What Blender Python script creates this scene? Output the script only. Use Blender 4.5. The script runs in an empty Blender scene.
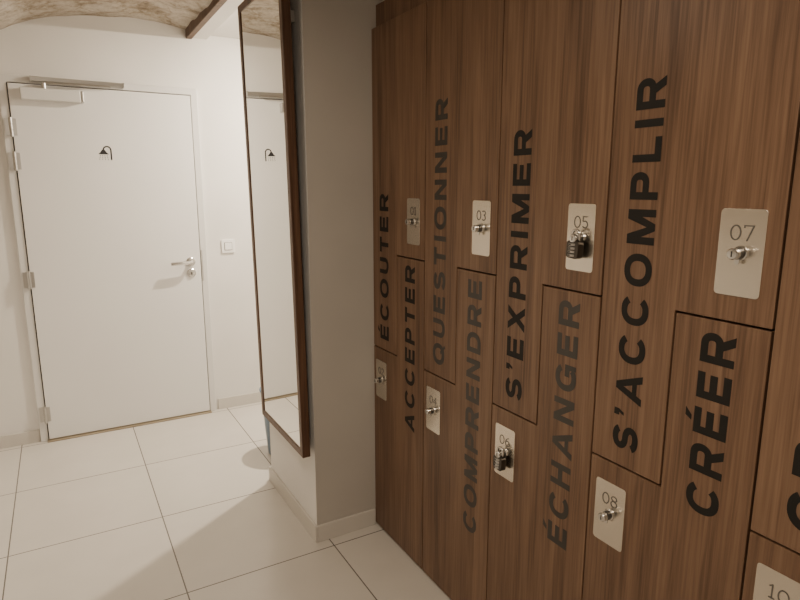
import bpy, math, random
from mathutils import Vector, noise, Matrix
random.seed(4)
C=bpy.context.scene.collection

# ------------------------------------------------------------ materials
def newmat(name, col=(.8,.8,.8), rough=.5, metal=0.0, spec=.5):
    m=bpy.data.materials.new(name); m.use_nodes=True
    b=m.node_tree.nodes['Principled BSDF']
    b.inputs['Base Color'].default_value=(*col,1); b.inputs['Roughness'].default_value=rough
    b.inputs['Metallic'].default_value=metal
    b.inputs['Specular IOR Level'].default_value=spec
    return m
def N(m,t,**k):
    n=m.node_tree.nodes.new(t)
    for a,v in k.items(): setattr(n,a,v)
    return n
def L(m,a,b): m.node_tree.links.new(a,b)
def bsdf(m): return m.node_tree.nodes['Principled BSDF']
def ramp(m,fac,stops):
    r=N(m,'ShaderNodeValToRGB'); e=r.color_ramp.elements
    e[0].position,e[0].color=stops[0][0],(*stops[0][1],1)
    e[1].position,e[1].color=stops[-1][0],(*stops[-1][1],1)
    for p,c in stops[1:-1]:
        x=e.new(p); x.color=(*c,1)
    L(m,fac,r.inputs[0]); return r
def plaster(name,col,bump=.15,scale=180,rough=.75,mott=.04):
    m=newmat(name,col,rough,spec=.3)
    g=N(m,'ShaderNodeNewGeometry')
    n=N(m,'ShaderNodeTexNoise'); n.inputs['Scale'].default_value=scale; n.inputs['Detail'].default_value=3
    L(m,g.outputs['Position'],n.inputs['Vector'])
    b=N(m,'ShaderNodeBump'); b.inputs['Strength'].default_value=bump; b.inputs['Distance'].default_value=.002
    L(m,n.outputs['Fac'],b.inputs['Height']); L(m,b.outputs['Normal'],bsdf(m).inputs['Normal'])
    n2=N(m,'ShaderNodeTexNoise'); n2.inputs['Scale'].default_value=2.5
    L(m,g.outputs['Position'],n2.inputs['Vector'])
    lo=tuple(c*(1-mott) for c in col); hi=tuple(min(1,c*(1+mott)) for c in col)
    r=ramp(m,n2.outputs['Fac'],[(.3,lo),(.7,hi)])
    L(m,r.outputs[0],bsdf(m).inputs['Base Color'])
    return m
def wood(name,dark,mid,light,rough=.42):
    m=newmat(name,mid,rough,spec=.4)
    g=N(m,'ShaderNodeNewGeometry'); oi=N(m,'ShaderNodeObjectInfo')
    cmb=N(m,'ShaderNodeCombineXYZ')
    mu=N(m,'ShaderNodeMath',operation='MULTIPLY'); mu.inputs[1].default_value=7.0
    L(m,oi.outputs['Random'],mu.inputs[0]); L(m,mu.outputs[0],cmb.inputs[0]); L(m,mu.outputs[0],cmb.inputs[2])
    add=N(m,'ShaderNodeVectorMath',operation='ADD')
    L(m,g.outputs['Position'],add.inputs[0]); L(m,cmb.outputs[0],add.inputs[1])
    def layer(sc,zs,det,dist=0):
        mp=N(m,'ShaderNodeMapping'); mp.inputs['Scale'].default_value=(sc,sc,zs)
        L(m,add.outputs[0],mp.inputs['Vector'])
        n=N(m,'ShaderNodeTexNoise'); n.inputs['Scale'].default_value=1; n.inputs['Detail'].default_value=det
        n.inputs['Distortion'].default_value=dist; n.inputs['Roughness'].default_value=.6
        L(m,mp.outputs[0],n.inputs['Vector']); return n
    a=layer(18,.9,3,1.0); b=layer(140,3.5,4,.3)
    mix=N(m,'ShaderNodeMath',operation='MULTIPLY_ADD'); mix.inputs[1].default_value=.5
    s2=N(m,'ShaderNodeMath',operation='MULTIPLY'); s2.inputs[1].default_value=.5
    L(m,b.outputs['Fac'],s2.inputs[0]); L(m,a.outputs['Fac'],mix.inputs[0]); L(m,s2.outputs[0],mix.inputs[2])
    r=ramp(m,mix.outputs[0],[(.34,dark),(.5,mid),(.66,light)])
    L(m,r.outputs[0],bsdf(m).inputs['Base Color'])
    bp=N(m,'ShaderNodeBump'); bp.inputs['Strength'].default_value=.12; bp.inputs['Distance'].default_value=.001
    L(m,b.outputs['Fac'],bp.inputs['Height']); L(m,bp.outputs['Normal'],bsdf(m).inputs['Normal'])
    return m

M_wall=plaster('plaster_white',(.77,.75,.72))
M_wall_shade=plaster('plaster_shaded',(.47,.44,.40))  # pier side that gets little light: shade put into a darker colour
M_door=plaster('door_paint',(.80,.79,.775),bump=.04,rough=.42,mott=.015)
M_frame=plaster('frame_paint',(.70,.69,.67),bump=.02,rough=.4,mott=.01)
M_base=plaster('skirting_tile',(.60,.57,.525),bump=.05,rough=.4)
M_wood=wood('walnut_laminate',(.074,.039,.022),(.148,.084,.050),(.215,.130,.080),.38)
M_frwood=wood('mirror_walnut',(.05,.024,.014),(.10,.052,.030),(.15,.085,.05))
M_beam=wood('beam_wood',(.06,.032,.02),(.10,.058,.036),(.14,.085,.055),.6)
M_black=newmat('vinyl_black',(.009,.008,.007),.55,spec=.3)
M_grayv=newmat('vinyl_taupe',(.030,.026,.022),.36)
M_dark=newmat('carcass_dark',(.012,.009,.007),.7)
M_chrome=newmat('chrome',(.62,.61,.59),.18,1)
M_dkmetal=newmat('dark_lock_metal',(.12,.115,.11),.3,1)
M_alu=newmat('satin_aluminium',(.55,.54,.52),.35,1)
M_steel=newmat('brushed_steel',(.70,.65,.57),.27,1)
m=M_steel; g=N(m,'ShaderNodeNewGeometry'); mp=N(m,'ShaderNodeMapping'); mp.inputs['Scale'].default_value=(30,30,900)
n=N(m,'ShaderNodeTexNoise'); n.inputs['Scale'].default_value=1; L(m,g.outputs['Position'],mp.inputs[0]); L(m,mp.outputs[0],n.inputs['Vector'])
b=N(m,'ShaderNodeBump'); b.inputs['Strength'].default_value=.1; b.inputs['Distance'].default_value=.0005
L(m,n.outputs['Fac'],b.inputs['Height']); L(m,b.outputs['Normal'],bsdf(m).inputs['Normal'])
M_ink=newmat('engraved_ink',(.10,.09,.08),.6)
M_brass=newmat('padlock_dark_metal',(.09,.08,.07),.3,.9)
M_white=newmat('plastic_white',(.90,.89,.87),.3)
M_sign=newmat('sign_black',(.02,.02,.022),.4)
M_mirror=newmat('mirror_glass',(.93,.93,.91),.0,1)
M_blue=newmat('plastic_blue',(.13,.22,.33),.4)
M_gap=newmat('gap_dark',(.04,.036,.032),.8)
M_thr=newmat('threshold_metal',(.45,.38,.28),.4,.7)

# floor tile
M_floor=newmat('floor_tile',(.6,.56,.5),.24)
m=M_floor; g=N(m,'ShaderNodeNewGeometry'); mp=N(m,'ShaderNodeMapping')
mp.inputs['Location'].default_value=(-.29+3,-2.11+3,0); L(m,g.outputs['Position'],mp.inputs[0])
br=N(m,'ShaderNodeTexBrick'); br.offset=0; br.squash=1
br.inputs['Scale'].default_value=1; br.inputs['Brick Width'].default_value=.6; br.inputs['Row Height'].default_value=.6
br.inputs['Mortar Size'].default_value=.0026; br.inputs['Mortar Smooth'].default_value=.1
br.inputs['Color1'].default_value=(.63,.595,.545,1); br.inputs['Color2'].default_value=(.655,.62,.57,1); br.inputs['Mortar'].default_value=(.17,.155,.14,1)
L(m,mp.outputs[0],br.inputs['Vector'])
n=N(m,'ShaderNodeTexNoise'); n.inputs['Scale'].default_value=5; n.inputs['Detail'].default_value=6; L(m,g.outputs['Position'],n.inputs['Vector'])
r=ramp(m,n.outputs['Fac'],[(.3,(.95,.95,.95)),(.7,(1.0,1.0,1.0))])
mx=N(m,'ShaderNodeMix',data_type='RGBA',blend_type='MULTIPLY'); mx.inputs[0].default_value=1
L(m,br.outputs['Color'],mx.inputs[6]); L(m,r.outputs[0],mx.inputs[7]); L(m,mx.outputs[2],bsdf(m).inputs['Base Color'])
b=N(m,'ShaderNodeBump'); b.invert=True; b.inputs['Strength'].default_value=.5; b.inputs['Distance'].default_value=.002
L(m,br.outputs['Fac'],b.inputs['Height']); L(m,b.outputs['Normal'],bsdf(m).inputs['Normal'])

# vault stone: pale limestone, worn render, brown patches
M_stone=newmat('vault_stone',(.5,.42,.3),.9,spec=.1)
m=M_stone; g=N(m,'ShaderNodeNewGeometry')
n=N(m,'ShaderNodeTexNoise'); n.inputs['Scale'].default_value=7; n.inputs['Detail'].default_value=12; n.inputs['Roughness'].default_value=.75
L(m,g.outputs['Position'],n.inputs['Vector'])
r=ramp(m,n.outputs['Fac'],[(.30,(.16,.12,.085)),(.42,(.36,.30,.23)),(.50,(.52,.46,.385)),(.64,(.66,.61,.54))])
v=N(m,'ShaderNodeTexVoronoi'); v.feature='DISTANCE_TO_EDGE'; v.inputs['Scale'].default_value=5.0
nd=N(m,'ShaderNodeTexNoise'); nd.inputs['Scale'].default_value=9; L(m,g.outputs['Position'],nd.inputs['Vector'])
ad=N(m,'ShaderNodeVectorMath',operation='MULTIPLY_ADD'); ad.inputs[1].default_value=(.12,.12,.12)
L(m,nd.outputs['Color'],ad.inputs[0]); L(m,g.outputs['Position'],ad.inputs[2]); L(m,ad.outputs[0],v.inputs['Vector'])
r2=ramp(m,v.outputs['Distance'],[(.0,(.55,.48,.40)),(.06,(1,1,1))])
mx=N(m,'ShaderNodeMix',data_type='RGBA',blend_type='MULTIPLY'); mx.inputs[0].default_value=.5
L(m,r.outputs[0],mx.inputs[6]); L(m,r2.outputs[0],mx.inputs[7]); L(m,mx.outputs[2],bsdf(m).inputs['Base Color'])
b=N(m,'ShaderNodeBump'); b.inputs['Strength'].default_value=1.0; b.inputs['Distance'].default_value=.03
L(m,n.outputs['Fac'],b.inputs['Height']); L(m,b.outputs['Normal'],bsdf(m).inputs['Normal'])

# ------------------------------------------------------------ mesh helpers
def obj(name,verts,faces,mat,parent=None,smooth=False,bevel=0,mats=None):
    me=bpy.data.meshes.new(name); me.from_pydata([tuple(v) for v in verts],[],faces); me.update()
    import bmesh
    bm=bmesh.new(); bm.from_mesh(me); bmesh.ops.recalc_face_normals(bm,faces=bm.faces); bm.to_mesh(me); bm.free()
    o=bpy.data.objects.new(name,me); C.objects.link(o); me.materials.append(mat)
    if smooth:
        for p in me.polygons: p.use_smooth=True
    if bevel:
        bv=o.modifiers.new('bevel','BEVEL'); bv.width=bevel; bv.segments=2; bv.limit_method='ANGLE'
    if parent: o.parent=parent
    return o
def boxdata(x0,x1,y0,y1,z0,z1):
    v=[(x,y,z) for x in(x0,x1) for y in(y0,y1) for z in(z0,z1)]
    f=[(0,1,3,2),(4,6,7,5),(0,4,5,1),(2,3,7,6),(0,2,6,4),(1,5,7,3)]
    return v,f
def box(name,x0,x1,y0,y1,z0,z1,mat,parent=None,bevel=0):
    v,f=boxdata(x0,x1,y0,y1,z0,z1); return obj(name,v,f,mat,parent,bevel=bevel)
def multi(parts):
    V=[];F=[]
    for v,f in parts:
        k=len(V); V+=list(v); F+=[tuple(i+k for i in q) for q in f]
    return V,F
def empty(name,parent=None):
    e=bpy.data.objects.new(name,None); e.empty_display_size=.1; C.objects.link(e); e.parent=parent; return e
def lathe(profile,origin,axis,seg=32):
    ax=Vector(axis).normalized(); u=ax.orthogonal().normalized(); w=ax.cross(u); o=Vector(origin)
    V=[];F=[]
    for r,h in profile:
        for i in range(seg):
            a=2*math.pi*i/seg; V.append(o+ax*h+(u*math.cos(a)+w*math.sin(a))*max(r,1e-5))
    for j in range(len(profile)-1):
        for i in range(seg):
            F.append((j*seg+i,j*seg+(i+1)%seg,(j+1)*seg+(i+1)%seg,(j+1)*seg+i))
    F.append(tuple(range(seg))); F.append(tuple((len(profile)-1)*seg+i for i in range(seg)))
    return V,F
def tube(pts,r,seg=12,closed=False):
    P=[Vector(p) for p in pts]; V=[];F=[]; n=len(P)
    ref=None
    for i,p in enumerate(P):
        a=P[(i-1)%n] if (closed or i>0) else p; b=P[(i+1)%n] if (closed or i<n-1) else p
        t=(b-a).normalized()
        if ref is None: ref=t.orthogonal().normalized()
        ref=(ref-t*ref.dot(t)).normalized(); w=t.cross(ref)
        for k in range(seg):
            an=2*math.pi*k/seg; V.append(p+(ref*math.cos(an)+w*math.sin(an))*r)
    m_=n if closed else n-1
    for i in range(m_):
        j=(i+1)%n
        for k in range(seg):
            F.append((i*seg+k,i*seg+(k+1)%seg,j*seg+(k+1)%seg,j*seg+k))
    if not closed: F.append(tuple(range(seg))); F.append(tuple((n-1)*seg+k for k in range(seg)))
    return V,F
def prism(poly,x0,x1):
    n=len(poly); V=[(x0,a,b) for a,b in poly]+[(x1,a,b) for a,b in poly]
    F=[tuple(range(n)),tuple(range(n,2*n))]+[(i,(i+1)%n,n+(i+1)%n,n+i) for i in range(n)]
    return V,F
def rrect(y0,y1,z0,z1,r,k=5):
    out=[]
    for cy,cz,a0 in((y1-r,z1-r,0),(y0+r,z1-r,90),(y0+r,z0+r,180),(y1-r,z0+r,270)):
        for i in range(k+1):
            a=math.radians(a0+90*i/k); out.append((cy+r*math.cos(a),cz+r*math.sin(a)))
    return out

# ------------------------------------------------------------ glyphs
def ribbon(pts,t,closed=False):
    P=[Vector(p) for p in pts]; n=len(P); Lf=[];Rt=[]
    for i in range(n):
        d0=(P[i]-P[i-1]).normalized() if (closed or i>0) else None
        d1=(P[(i+1)%n]-P[i]).normalized() if (closed or i<n-1) else None
        if d0 is None:d0=d1
        if d1 is None:d1=d0
        n0=Vector((-d0.y,d0.x)); n1=Vector((-d1.y,d1.x)); mm=(n0+n1)
        if mm.length<1e-4: mm=n0.copy()
        mm.normalize(); k=t/2/max(.4,mm.dot(n0))
        Lf.append(P[i]+mm*k); Rt.append(P[i]-mm*k)
    q=[]
    for i in range(n if closed else n-1):
        j=(i+1)%n; q.append([Lf[i],Lf[j],Rt[j],Rt[i]])
    return q
def arc(cx,cy,rx,ry,a0,a1,k=18,e=1.0):
    out=[]
    for i in range(k+1):
        a=math.radians(a0+(a1-a0)*i/k); c,s=math.cos(a),math.sin(a)
        out.append((cx+rx*math.copysign(abs(c)**e,c),cy+ry*math.copysign(abs(s)**e,s)))
    return out
def glyph(ch,t):
    h=t/2; q=[]
    R=lambda p,c=False: q.extend(ribbon(p,t,c))
    Q=lambda *p: q.append([Vector(a) for a in p])
    E=.88
    if ch in 'EÉ':
        w=.78; R([(h,0),(h,1)]); R([(h,1-h),(w,1-h)]); R([(h,.51),(w*.94,.51)]); R([(h,h),(w,h)])
        if ch=='É': Q((w*.40,1.07),(w*.60,1.07),(w*.88,1.27),(w*.55,1.27))
    elif ch=='L': w=.72; R([(h,0),(h,1)]); R([(h,h),(w,h)])
    elif ch=='I': w=t; R([(h,0),(h,1)])
    elif ch=='T': w=.80; R([(0,1-h),(w,1-h)]); R([(w/2,0),(w/2,1-h)])
    elif ch=='H': w=.86; R([(h,0),(h,1)]); R([(w-h,0),(w-h,1)]); R([(h,.51),(w-h,.51)])
    elif ch=='U': w=.86; R([(h,1)]+arc(w/2,.40,w/2-h,.40-h+.01,180,360,18,E)+[(w-h,1)])
    elif ch in 'OQ':
        w=1.02; R(arc(w/2,.5,w/2-h,.5-h+.01,0,360,40,E)[:-1],True)
        if ch=='Q': Q((w*.5,.30),(w*.5+.14,.38),(w*.99,.0),(w*.88,-.07))
    elif ch in 'CG':
        w=.97; p=arc(w/2+.01,.5,w/2-h,.5-h+.01,35 if ch=='C' else 32,325 if ch=='C' else 318,30,E); R(p)
        if ch=='G': R([(w*.55,.44),(w,.44)]); Q((w-t*.9,.44),(w,.44),(w,.02),(w-t*.75,.02))
    elif ch=='S':
        w=.84; ru=(1-h-.5)/2
        p=arc(w/2,.5+ru,w/2-h-.02,ru,18,270,20,.92)+arc(w/2,.5-ru,w/2-h,ru,90,-165,20,.92)[1:]; R(p)
    elif ch in 'PR':
        w=.82 if ch=='P' else .88; R([(h,0),(h,1)]); b=.44; cy=(b+1-h)/2; ry=(1-h-b)/2
        R([(h,1-h)]+arc(w-.33,cy,.33-h,ry,90,-90,14,.9)+[(h,b)])
        if ch=='R': Q((w*.42,.44),(w*.42+t*1.15,.46),(w,0),(w-t*1.2,0))
    elif ch=='D':
        w=.90; R([(h,0),(h,1)]); R([(h,1-h)]+arc(w-.45,.5,.45-h,.5-h,90,-90,20,.9)+[(h,h)])
    elif ch=='N': w=.88; R([(h,0),(h,1)]); R([(w-h,0),(w-h,1)]); Q((0,1),(t*1.12,1),(w,0),(w-t*1.12,0))
    elif ch=='M':
        w=1.06; R([(h,0),(h,1)]); R([(w-h,0),(w-h,1)]); Q((0,1),(t*1.3,1),(w/2+t*.45,0),(w/2-t*.45,0)); Q((w,1),(w-t*1.3,1),(w/2-t*.45,0),(w/2+t*.45,0))
    elif ch=='A':
        w=1.0; Q((0,0),(t*1.08,0),(w/2+t*.5,1),(w/2-t*.5,1)); Q((w,0),(w-t*1.08,0),(w/2-t*.5,1),(w/2+t*.5,1)); Q((w*.2,.20),(w*.8,.20),(w*.75,.20+t*.78),(w*.25,.20+t*.78))
    elif ch=='X': w=.94; Q((0,0),(t*1.25,0),(w,1),(w-t*1.25,1)); Q((w,0),(w-t*1.25,0),(0,1),(t*1.25,1))
    elif ch=='V': w=.95; Q((0,1),(t*1.1,1),(w/2+t*.55,0),(w/2-t*.55,0)); Q((w,1),(w-t*1.1,1),(w/2-t*.55,0),(w/2+t*.55,0))
    elif ch=="'": w=t*1.0; Q((0,1),(t,1),(t,.80),(0,.80)); Q((t*.5,.82),(t,.82),(t*.55,.62),(t*.1,.62))
    elif ch=='0': w=.72; R(arc(w/2,.5,w/2-h,.5-h,0,360,32)[:-1],True)
    elif ch=='1': w=.44; R([(.24,0),(.24,1)]); R([(.05,.82),(.24,.95)]); R([(.05,h),(.43,h)])
    elif ch=='2': w=.66; R(arc(w/2,1-.3,w/2-h,.3-h,165,-25,14)+[(h,h)]); R([(h*.5,h),(w,h)])
    elif ch=='3': w=.62; R(arc(w/2,.76,w/2-h,.24-h,150,-90,14)); R(arc(w/2,.28,w/2-h,.28-h+.02,90,-150,14))
    elif ch=='4': w=.68; R([(w*.72,0),(w*.72,1)]); R([(w*.72,.97),(h,.3)]); R([(0,.3),(w,.3)])
    elif ch=='5': w=.64; R([(w*.92,1-h),(.12,1-h),(.1,.55)]); R(arc(w/2,.32,w/2-h,.32-h,130,-150,16))
    elif ch=='6': w=.68; R(arc(w/2,.32,w/2-h,.32-h,0,360,24)[:-1],True); R(arc(w*.95,.32,w*.95-h,.63,178,100,12))
    elif ch=='7': w=.66; R([(h,.8),(h,1-h),(w-h,1-h),(w*.38,0)])
    elif ch=='8': w=.66; R(arc(w/2,.76,w/2-h-.03,.24-h,0,360,24)[:-1],True); R(arc(w/2,.28,w/2-h,.28-h+.02,0,360,24)[:-1],True)
    elif ch=='9': w=.66; R(arc(w/2,.68,w/2-h,.32-h,0,360,24)[:-1],True); R(arc(w*.05,.68,w*.95-h,.63,-2,-80,12))
    else: w=.4
    return q,w
def text_mesh(s,t,space,mapf):
    V=[];F=[];x=0;k=0
    for i,ch in enumerate(s):
        q,w=glyph(ch,t)
        for quad in q:
            b0=len(V)
            for p in quad: V.append(mapf(p[0]+x,p[1],k*2e-6))
            F.append(tuple(range(b0,b0+4))); k+=1
        x+=w+space
    return V,F
def text_width(s,t,space): return sum(glyph(c,t)[1] for c in s)+space*(len(s)-1)

# ------------------------------------------------------------ room shell
YB=3.96; XF=1.12
box('floor',-1.0,2.8,-1.7,4.2,-.1,0,M_floor)
box('wall_back',-1.0,2.8,YB,YB+.2,0,2.9,M_wall)
box('wall_left',-1.0,-.8,-1.5,YB,0,1.25,M_wall)
box('wall_front',-1.0,2.8,-1.7,-1.5,0,2.9,M_wall)
box('wall_alcove',2.6,2.8,2.8,YB,0,2.9,M_wall)
box('wall_right',1.70,1.85,-1.5,2.175,0,2.9,M_wall)
PX=.84
v,f=boxdata(PX,2.8,2.175,2.80,0,2.9)
pier=obj('wall_pier',v,f,M_wall); pier.data.materials.append(M_wall_shade)
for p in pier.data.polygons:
    if p.normal.y<-.5: p.material_index=1  # camera-facing side takes the painted-in shade
box('ceiling',.80,2.8,-1.5,YB,2.42,2.6,M_wall)
V=[];F=[]; nu,nv=70,180; cx,cz,R0=.45,1.17,1.30
for j in range(nv+1):
    y=-1.55+(4.0+1.55)*j/nv
    for i in range(nu+1):
        a=math.radians(182-(182-72.5)*i/nu)
        d=noise.fractal(Vector((a*2.2,y*2.0,3)),1.0,2.0,4)*.022+noise.noise(Vector((a*9,y*7,1)))*.006
        r=R0-d; V.append((cx+r*math.cos(a),y,cz+r*math.sin(a)))
for j in range(nv):
    for i in range(nu):
        k=j*(nu+1)+i; F.append((k,k+1,k+nu+2,k+nu+1))
obj('ceiling_vault',V,F,M_stone,smooth=True)
box('light_block_slab',-1.0,.82,-1.5,YB,2.75,2.85,M_wall)  # unseen slab added over the vault to keep world light out
box('trim_beam',.775,.81,-1.5,YB,2.385,2.46,M_beam,bevel=.004)
box('trim_lintel',.81,.90,-1.5,YB,2.395,2.43,M_wall,bevel=.002)

bt=.012;bh=.075
box('baseboard_back',-.8,-.215,YB-bt,YB,0,bh,M_base,bevel=.002)
box('baseboard_back.001',.835,2.6,YB-bt,YB,0,bh,M_base,bevel=.002)
box('baseboard_pier_mirror',PX-bt,PX,2.175-bt,2.80+bt,0,bh,M_base,bevel=.002)
box('baseboard_pier_return',PX,1.118,2.175-bt,2.175,0,bh,M_base,bevel=.002)
box('baseboard_pier_alcove',PX,2.6,2.80,2.80+bt,0,bh,M_base,bevel=.002)
box('baseboard_left',-.8,-.8+bt,-1.5,YB,0,bh,M_base,bevel=.002)

# ------------------------------------------------------------ door
door=empty('door_1')
x0,x1,zt=-.168,.772,2.050
yf=YB-.03
fw=.045
poly=[(x0-fw,0),(x0-fw,zt+fw),(x1+fw,zt+fw),(x1+fw,0),(x1+.006,0),(x1+.006,zt+.006),(x0-.006,zt+.006),(x0-.006,0)]
V=[(a,YB-.022,b) for a,b in poly]+[(a,YB,b) for a,b in poly]; n=8
F=[(0,1,6,7),(1,2,5,6),(2,3,4,5),(8,9,14,15),(9,10,13,14),(10,11,12,13)]+[(i,(i+1)%n,n+(i+1)%n,n+i) for i in range(n)]
obj('frame',V,F,M_frame,door,bevel=.003)
box('frame_shadow_gap',x0-.006,x1+.006,YB-.006,YB,.0,zt+.006,M_gap,door)
box('leaf',x0,x1,yf,YB-.006,.012,zt,M_door,door,bevel=.002)
box('threshold',x0-.01,x1+.01,YB-.05,YB-.005,0,.008,M_thr,door,bevel=.002)
for z in (.17,.98,1.64,1.82):
    parts=[lathe([(.004,-.052),(.009,-.05),(.009,-.018),(.0075,-.017),(.0075,-.015),(.009,-.014),(.009,.014),(.0075,.015),(.0075,.017),(.009,.018),(.009,.05),(.004,.052)],(x0-.006,yf-.009,z),(0,0,1),16),
           boxdata(x0-.035,x0-.006,yf+.0,yf+.008,z-.045,z+.045),boxdata(x0-.004,x0+.02,yf-.003,yf+.001,z-.045,z+.045)]
    v,f=multi(parts); obj('hinge',v,f,M_alu,door)
hx,hz=.712,1.030
parts=[lathe([(.028,0),(.028,.007),(.024,.010),(.011,.011),(.011,.040)],(hx,yf,hz),(0,-1,0)),
       tube([(hx,yf-.036,hz),(hx-.003,yf-.048,hz),(hx-.015,yf-.054,hz),(hx-.06,yf-.056,hz-.001),(hx-.128,yf-.056,hz-.003)],.0115,14),
       lathe([(.028,0),(.028,.007),(.024,.010),(.0,.0105)],(hx,yf,hz-.072),(0,-1,0)),
       boxdata(hx-.004,hx+.004,yf-.016,yf-.008,hz-.087,hz-.060)]
v,f=multi(parts); o=obj('lever_handle',v,f,M_chrome,door)
v,f=boxdata(hx-.003,hx+.003,yf-.0168,yf-.0158,hz-.082,hz-.064); obj('keyhole',v,f,M_gap,door)
box('strike_plate',x1+.006,x1+.016,YB-.0235,YB-.02,.90,1.10,M_alu,door)
dc=empty('door_closer',door)
box('body',-.115,.175,yf-.048,yf,1.965,2.028,M_frame,dc,bevel=.006)
box('end_cap',.175,.19,yf-.046,yf,1.967,2.026,M_alu,dc,bevel=.004)
box('slide_rail',-.06,.40,YB-.022-.028,YB-.022,2.066,2.090,M_alu,dc,bevel=.003)
v,f=multi([lathe([(.012,0),(.012,.03)],(.0,yf-.03,2.026),(0,0,1),20),
   tube([(.0,yf-.03,2.056),(.10,yf-.034,2.057),(.33,yf-.024,2.062)],.007,8),
   boxdata(-.062,-.056,YB-.052,YB-.02,2.064,2.092),boxdata(.398,.404,YB-.052,YB-.02,2.064,2.092)])
obj('arm',v,f,M_alu,dc)
sg=empty('shower_sign',door)
sx,sz,sy=.274,1.70,yf-.0008
def flatxz(quads): 
    V=[];F=[]
    for q in quads:
        b0=len(V)
        for p in q: V.append((sx+p[0],sy-(b0*1e-6),sz+p[1]))
        F.append(tuple(range(b0,b0+len(q))))
    return V,F
q=ribbon(arc(.012,.010,.020,.022,0,175,16),.008)+ribbon([(.032,.012),(.032,-.045)],.008)
q+=[[Vector((-.014,.014)),Vector((-.002,.014)),Vector((.012,-.006)),Vector((-.028,-.006))]]
q+=[[Vector((-.032,-.006)),Vector((.016,-.006)),Vector((.018,-.013)),Vector((-.034,-.013))]]
for k in range(4):
    for j in range(3):
        ax=-.026+k*.012-j*.0015*(1.5-k); az=-.018-j*.010
        q.append([Vector((ax-.0015,az)),Vector((ax+.0015,az)),Vector((ax+.0015,az-.006)),Vector((ax-.0015,az-.006))])
v,f=flatxz(q); obj('pictogram',v,f,M_sign,sg)

sw=empty('light_switch')
v,f=prism(rrect(.96-.043,.96+.043,1.115-.043,1.115+.043,.006),0,1)
v=[(b_,YB-.010*(1-a_),c_) for a_,b_,c_ in v]; obj('plate',v,f,M_white,sw,bevel=.0015)
box('rocker_gap',.96-.0255,.96+.0255,YB-.0104,YB-.0098,1.115-.0255,1.115+.0255,M_gap,sw)
box('rocker',.96-.023,.96+.023,YB-.015,YB-.010,1.115-.023,1.115+.023,M_white,sw,bevel=.0015)

# ------------------------------------------------------------ mirror
mir=empty('wall_mirror')
my0,my1,mz0,mz1=2.165,2.725,.400,2.265
fwid=.030; fd=.034
def frame_bar(name,poly):
    V=[(0,a,b) for a,b in poly]+[(fd,a,b) for a,b in poly]; n=4
    F=[(0,1,2,3),(4,5,6,7)]+[(i,(i+1)%n,n+(i+1)%n,n+i) for i in range(n)]
    return obj(name,V,F,M_frwood,mir,bevel=.002)
H=mz1-mz0;W=my1-my0
frame_bar('frame_bottom',[(0,0),(W,0),(W-fwid,fwid),(fwid,fwid)])
frame_bar('frame_top',[(0,H),(W,H),(W-fwid,H-fwid),(fwid,H-fwid)])
frame_bar('frame_near',[(0,0),(fwid,fwid),(fwid,H-fwid),(0,H)])
frame_bar('frame_far',[(W,0),(W-fwid,fwid),(W-fwid,H-fwid),(W,H)])
box('glass',.004,.008,fwid-.004,W-fwid+.004,fwid-.004,H-fwid+.004,M_mirror,mir)
box('back_panel',.013,fd-.004,.01,W-.01,.01,H-.01,M_dark,mir)
v,f=multi([boxdata(fd,fd+.045,.08,.11,H-.16,H-.12),boxdata(fd,fd+.045,W-.11,W-.08,H-.16,H-.12)])
obj('bracket',v,f,M_alu,mir)
mir.location=(.783,my0,mz0); mir.rotation_euler=(0,-math.radians(.8),0)

# ------------------------------------------------------------ lockers
ZU,ZL,ZT,ZB=1.240,.838,2.10,.012
cab=empty('locker_cabinet')
box('carcass',XF+.020,1.65,-.63,2.1745,0.0,ZT-.004,M_dark,cab)
box('top_fascia',XF+.022,1.65,-.63,2.1745,ZT-.004,2.19,M_wood,cab,bevel=.001)
words=[('ÉCOUTER',.59,0,'ACCEPTER',.65,0),('QUESTIONNER',.90,1,'COMPRENDRE',.87,1),("S'EXPRIMER",.77,0,'ÉCHANGER',.69,1),
       ("S'ACCOMPLIR",.845,0,'CRÉER',.392,0),('CROIRE',.50,0,'PARTAGER',.68,0),('RÉUSSIR',.60,0,'OSER',.32,0),('AVANCER',.62,1,'AGIR',.30,0)]
g_=.0024
CAP=.072
def lettering(parent,s,L_,z0,ybase,mat):
    t=.225; sp=.29; u=text_width(s,t,sp); sx_=L_/u
    v,f=text_mesh(s,t,sp,lambda a,b,e:(XF-.0006-e,ybase+b*CAP,z0+a*sx_))
    obj('lettering',v,f,mat,parent)
def number(parent,s,yc,zc,cap=.030):
    t=.09; sp=.14; u=text_width(s,t,sp)
    v,f=text_mesh(s,t,sp,lambda a,b,e:(XF-.0032-e,yc+(u/2-a)*cap,zc+b*cap))
    obj('number',v,f,M_ink,parent)
def plate(parent,y0,y1,z0,z1,num):
    v,f=prism(rrect(y0,y1,z0,z1,.008),XF-.0026,XF+.001); obj('number_plate',v,f,M_steel,parent,bevel=.0006)
    yc=(y0+y1)/2; number(parent,num,yc,z1-.060)
    return yc,(z0+z1)/2
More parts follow.
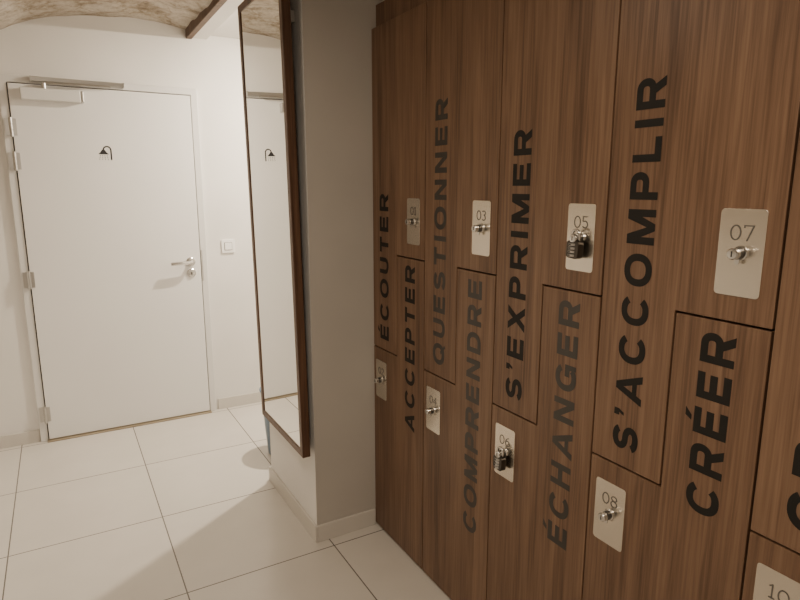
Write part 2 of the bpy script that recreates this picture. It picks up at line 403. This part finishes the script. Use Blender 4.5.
def latch(parent,yc,zc):
    X=XF-.0026
    e=empty('cam_lock',parent)
    v,f=lathe([(.0140,0),(.0140,.003),(.0125,.0045),(.0100,.005)],(X,yc,zc),(-1,0,0),28); obj('rosette',v,f,M_chrome,e)
    v,f=lathe([(.0115,.005),(.0115,.014),(.0095,.015),(.0095,.0165)],(X,yc,zc),(-1,0,0),28); obj('collar',v,f,M_dkmetal,e)
    v,f=lathe([(.0100,.0165),(.0108,.0175),(.0108,.028),(.0092,.030),(.0035,.0302)],(X,yc,zc),(-1,0,0),28); obj('knob',v,f,M_chrome,e)
    v,f=boxdata(X-.0310,X-.0300,yc-.0010,yc+.0010,zc-.0055,zc+.0055); obj('key_slot',v,f,M_gap,e)
    # small solid swivel tab for a padlock
    parts=[prism(rrect(yc-.0045,yc+.0045,zc-.021,zc-.008,.004),X-.0115,X-.0085)]
    v,f=multi(parts); obj('swivel_tab',v,f,M_chrome,e)
def padlock(parent,yc,zc):
    p=empty('padlock',parent); X=XF-.0200
    w,hh,dp=.021,.044,.0100
    v,f=prism(rrect(-w,w,-hh,0,.010),-dp,dp); obj('body',v,f,M_brass,p,bevel=.002)
    pts=[(0,-.0125,-.006),(0,-.0125,.014)]+[(0,-.0125*math.cos(a),.014+.0125*math.sin(a)) for a in [math.pi*i/12 for i in range(1,12)]]+[(0,.0125,.014),(0,.0125,-.006)]
    v,f=tube(pts,.0034,10); obj('shackle',v,f,M_chrome,p,smooth=True)
    parts=[]
    for i in range(4):
        zz=-.009-i*.0088
        prof=[(.0105,-.0032),(.0115,-.0024),(.0115,.0024),(.0105,.0032)]
        parts.append(lathe(prof,(-dp+.004,0,zz),(0,0,1),20))
    v,f=multi(parts); obj('dials',v,f,M_alu,p)
    parts=[boxdata(-dp-.0082,-dp-.0072,-.003,.003,-.0105-i*.0088,-.0075-i*.0088) for i in range(4)]
    v,f=multi(parts); obj('dial_marks',v,f,M_sign,p)
    p.location=(X,yc,zc+.0); p.rotation_euler=(math.radians(4),0,math.radians(-4))
for c in range(7):
    YL=2.172-.4*c; YR=YL-.4; mid=YL-.2
    wu,lu,gu,wl,ll,gl=words[c]
    up=empty('locker')
    poly=[(YL-g_,ZT),(YR+g_,ZT),(YR+g_,ZU+g_),(mid+g_,ZU+g_),(mid+g_,ZL+g_),(YL-g_,ZL+g_)]
    v,f=prism(poly,XF,XF+.018); obj('door_panel',v,f,M_wood,up,bevel=.0012)
    lettering(up,wu,lu,.883,mid+.066,M_grayv if gu else M_black)
    yc,zc=plate(up,YR+.031,YR+.120,1.293,1.460,'%02d'%(2*c+1))
    latch(up,yc-.002,zc)
    lo=empty('locker')
    poly=[(YL-g_,ZL-g_),(mid-g_,ZL-g_),(mid-g_,ZU-g_),(YR+g_,ZU-g_),(YR+g_,ZB),(YL-g_,ZB)]
    v,f=prism(poly,XF,XF+.018); obj('door_panel',v,f,M_wood,lo,bevel=.0012)
    lettering(lo,wl,ll,1.212-ll,YR+.064,M_grayv if gl else M_black)
    yc2,zc2=plate(lo,YL-.114,YL-.024,.620,.785,'%02d'%(2*c+2))
    latch(lo,yc2-.002,zc2)
    if c==2: padlock(up,yc-.002,zc-.006); padlock(lo,yc2-.002,zc2-.006)

# ------------------------------------------------------------ blue bin in the alcove
bn=empty('waste_bin')
v,f=lathe([(.095,0),(.100,.004),(.128,.37),(.133,.372),(.135,.38),(.131,.386),(.124,.382),(.097,.012),(.0,.010)],(1.02,3.10,.001),(0,0,1),48)
obj('bucket',v,f,M_blue,bn,smooth=True)

# ------------------------------------------------------------ lights
def downlight(x,y,z):
    e=empty('ceiling_spotlight')
    v,f=lathe([(.045,0),(.05,-.004),(.05,-.008),(.040,-.010),(.036,-.002)],(x,y,z),(0,0,1),32); obj('ring',v,f,M_alu,e)
    return e
def light(name,kind,loc,power,col,size=.1,target=None):
    d=bpy.data.lights.new(name,kind); d.energy=power; d.color=col
    if kind=='AREA': d.shape='DISK'; d.size=size
    else: d.shadow_soft_size=size
    o=bpy.data.objects.new(name,d); C.objects.link(o); o.location=loc
    if target:
        o.rotation_euler=(Vector(target)-Vector(loc)).to_track_quat('-Z','Y').to_euler()
    return o
warm=(1,.865,.69)
downlight(1.55,3.27,2.42)
light('alcove_lamp','AREA',(1.55,3.27,2.40),57,warm,.06,(.9,3.25,0))
light('entrance_fill','AREA',(-.1,1.7,2.30),5,warm,.3)  # added fill near the entrance, not a fixture of the room
light('locker_lamp','AREA',(-.05,.3,2.30),27,(1,.84,.66),.25)
w=bpy.data.worlds.new('World'); bpy.context.scene.world=w; w.use_nodes=True
w.node_tree.nodes['Background'].inputs[0].default_value=(.5,.45,.4,1); w.node_tree.nodes['Background'].inputs[1].default_value=.03

# ------------------------------------------------------------ camera
cd=bpy.data.cameras.new('camera'); cam=bpy.data.objects.new('camera',cd); C.objects.link(cam)
cd.sensor_width=36; cd.lens=590/800*36; cd.clip_start=.02
cam.location=(0,0,1.5); cam.rotation_euler=(math.radians(90-10.84),0,math.radians(-29.9))
bpy.context.scene.camera=cam
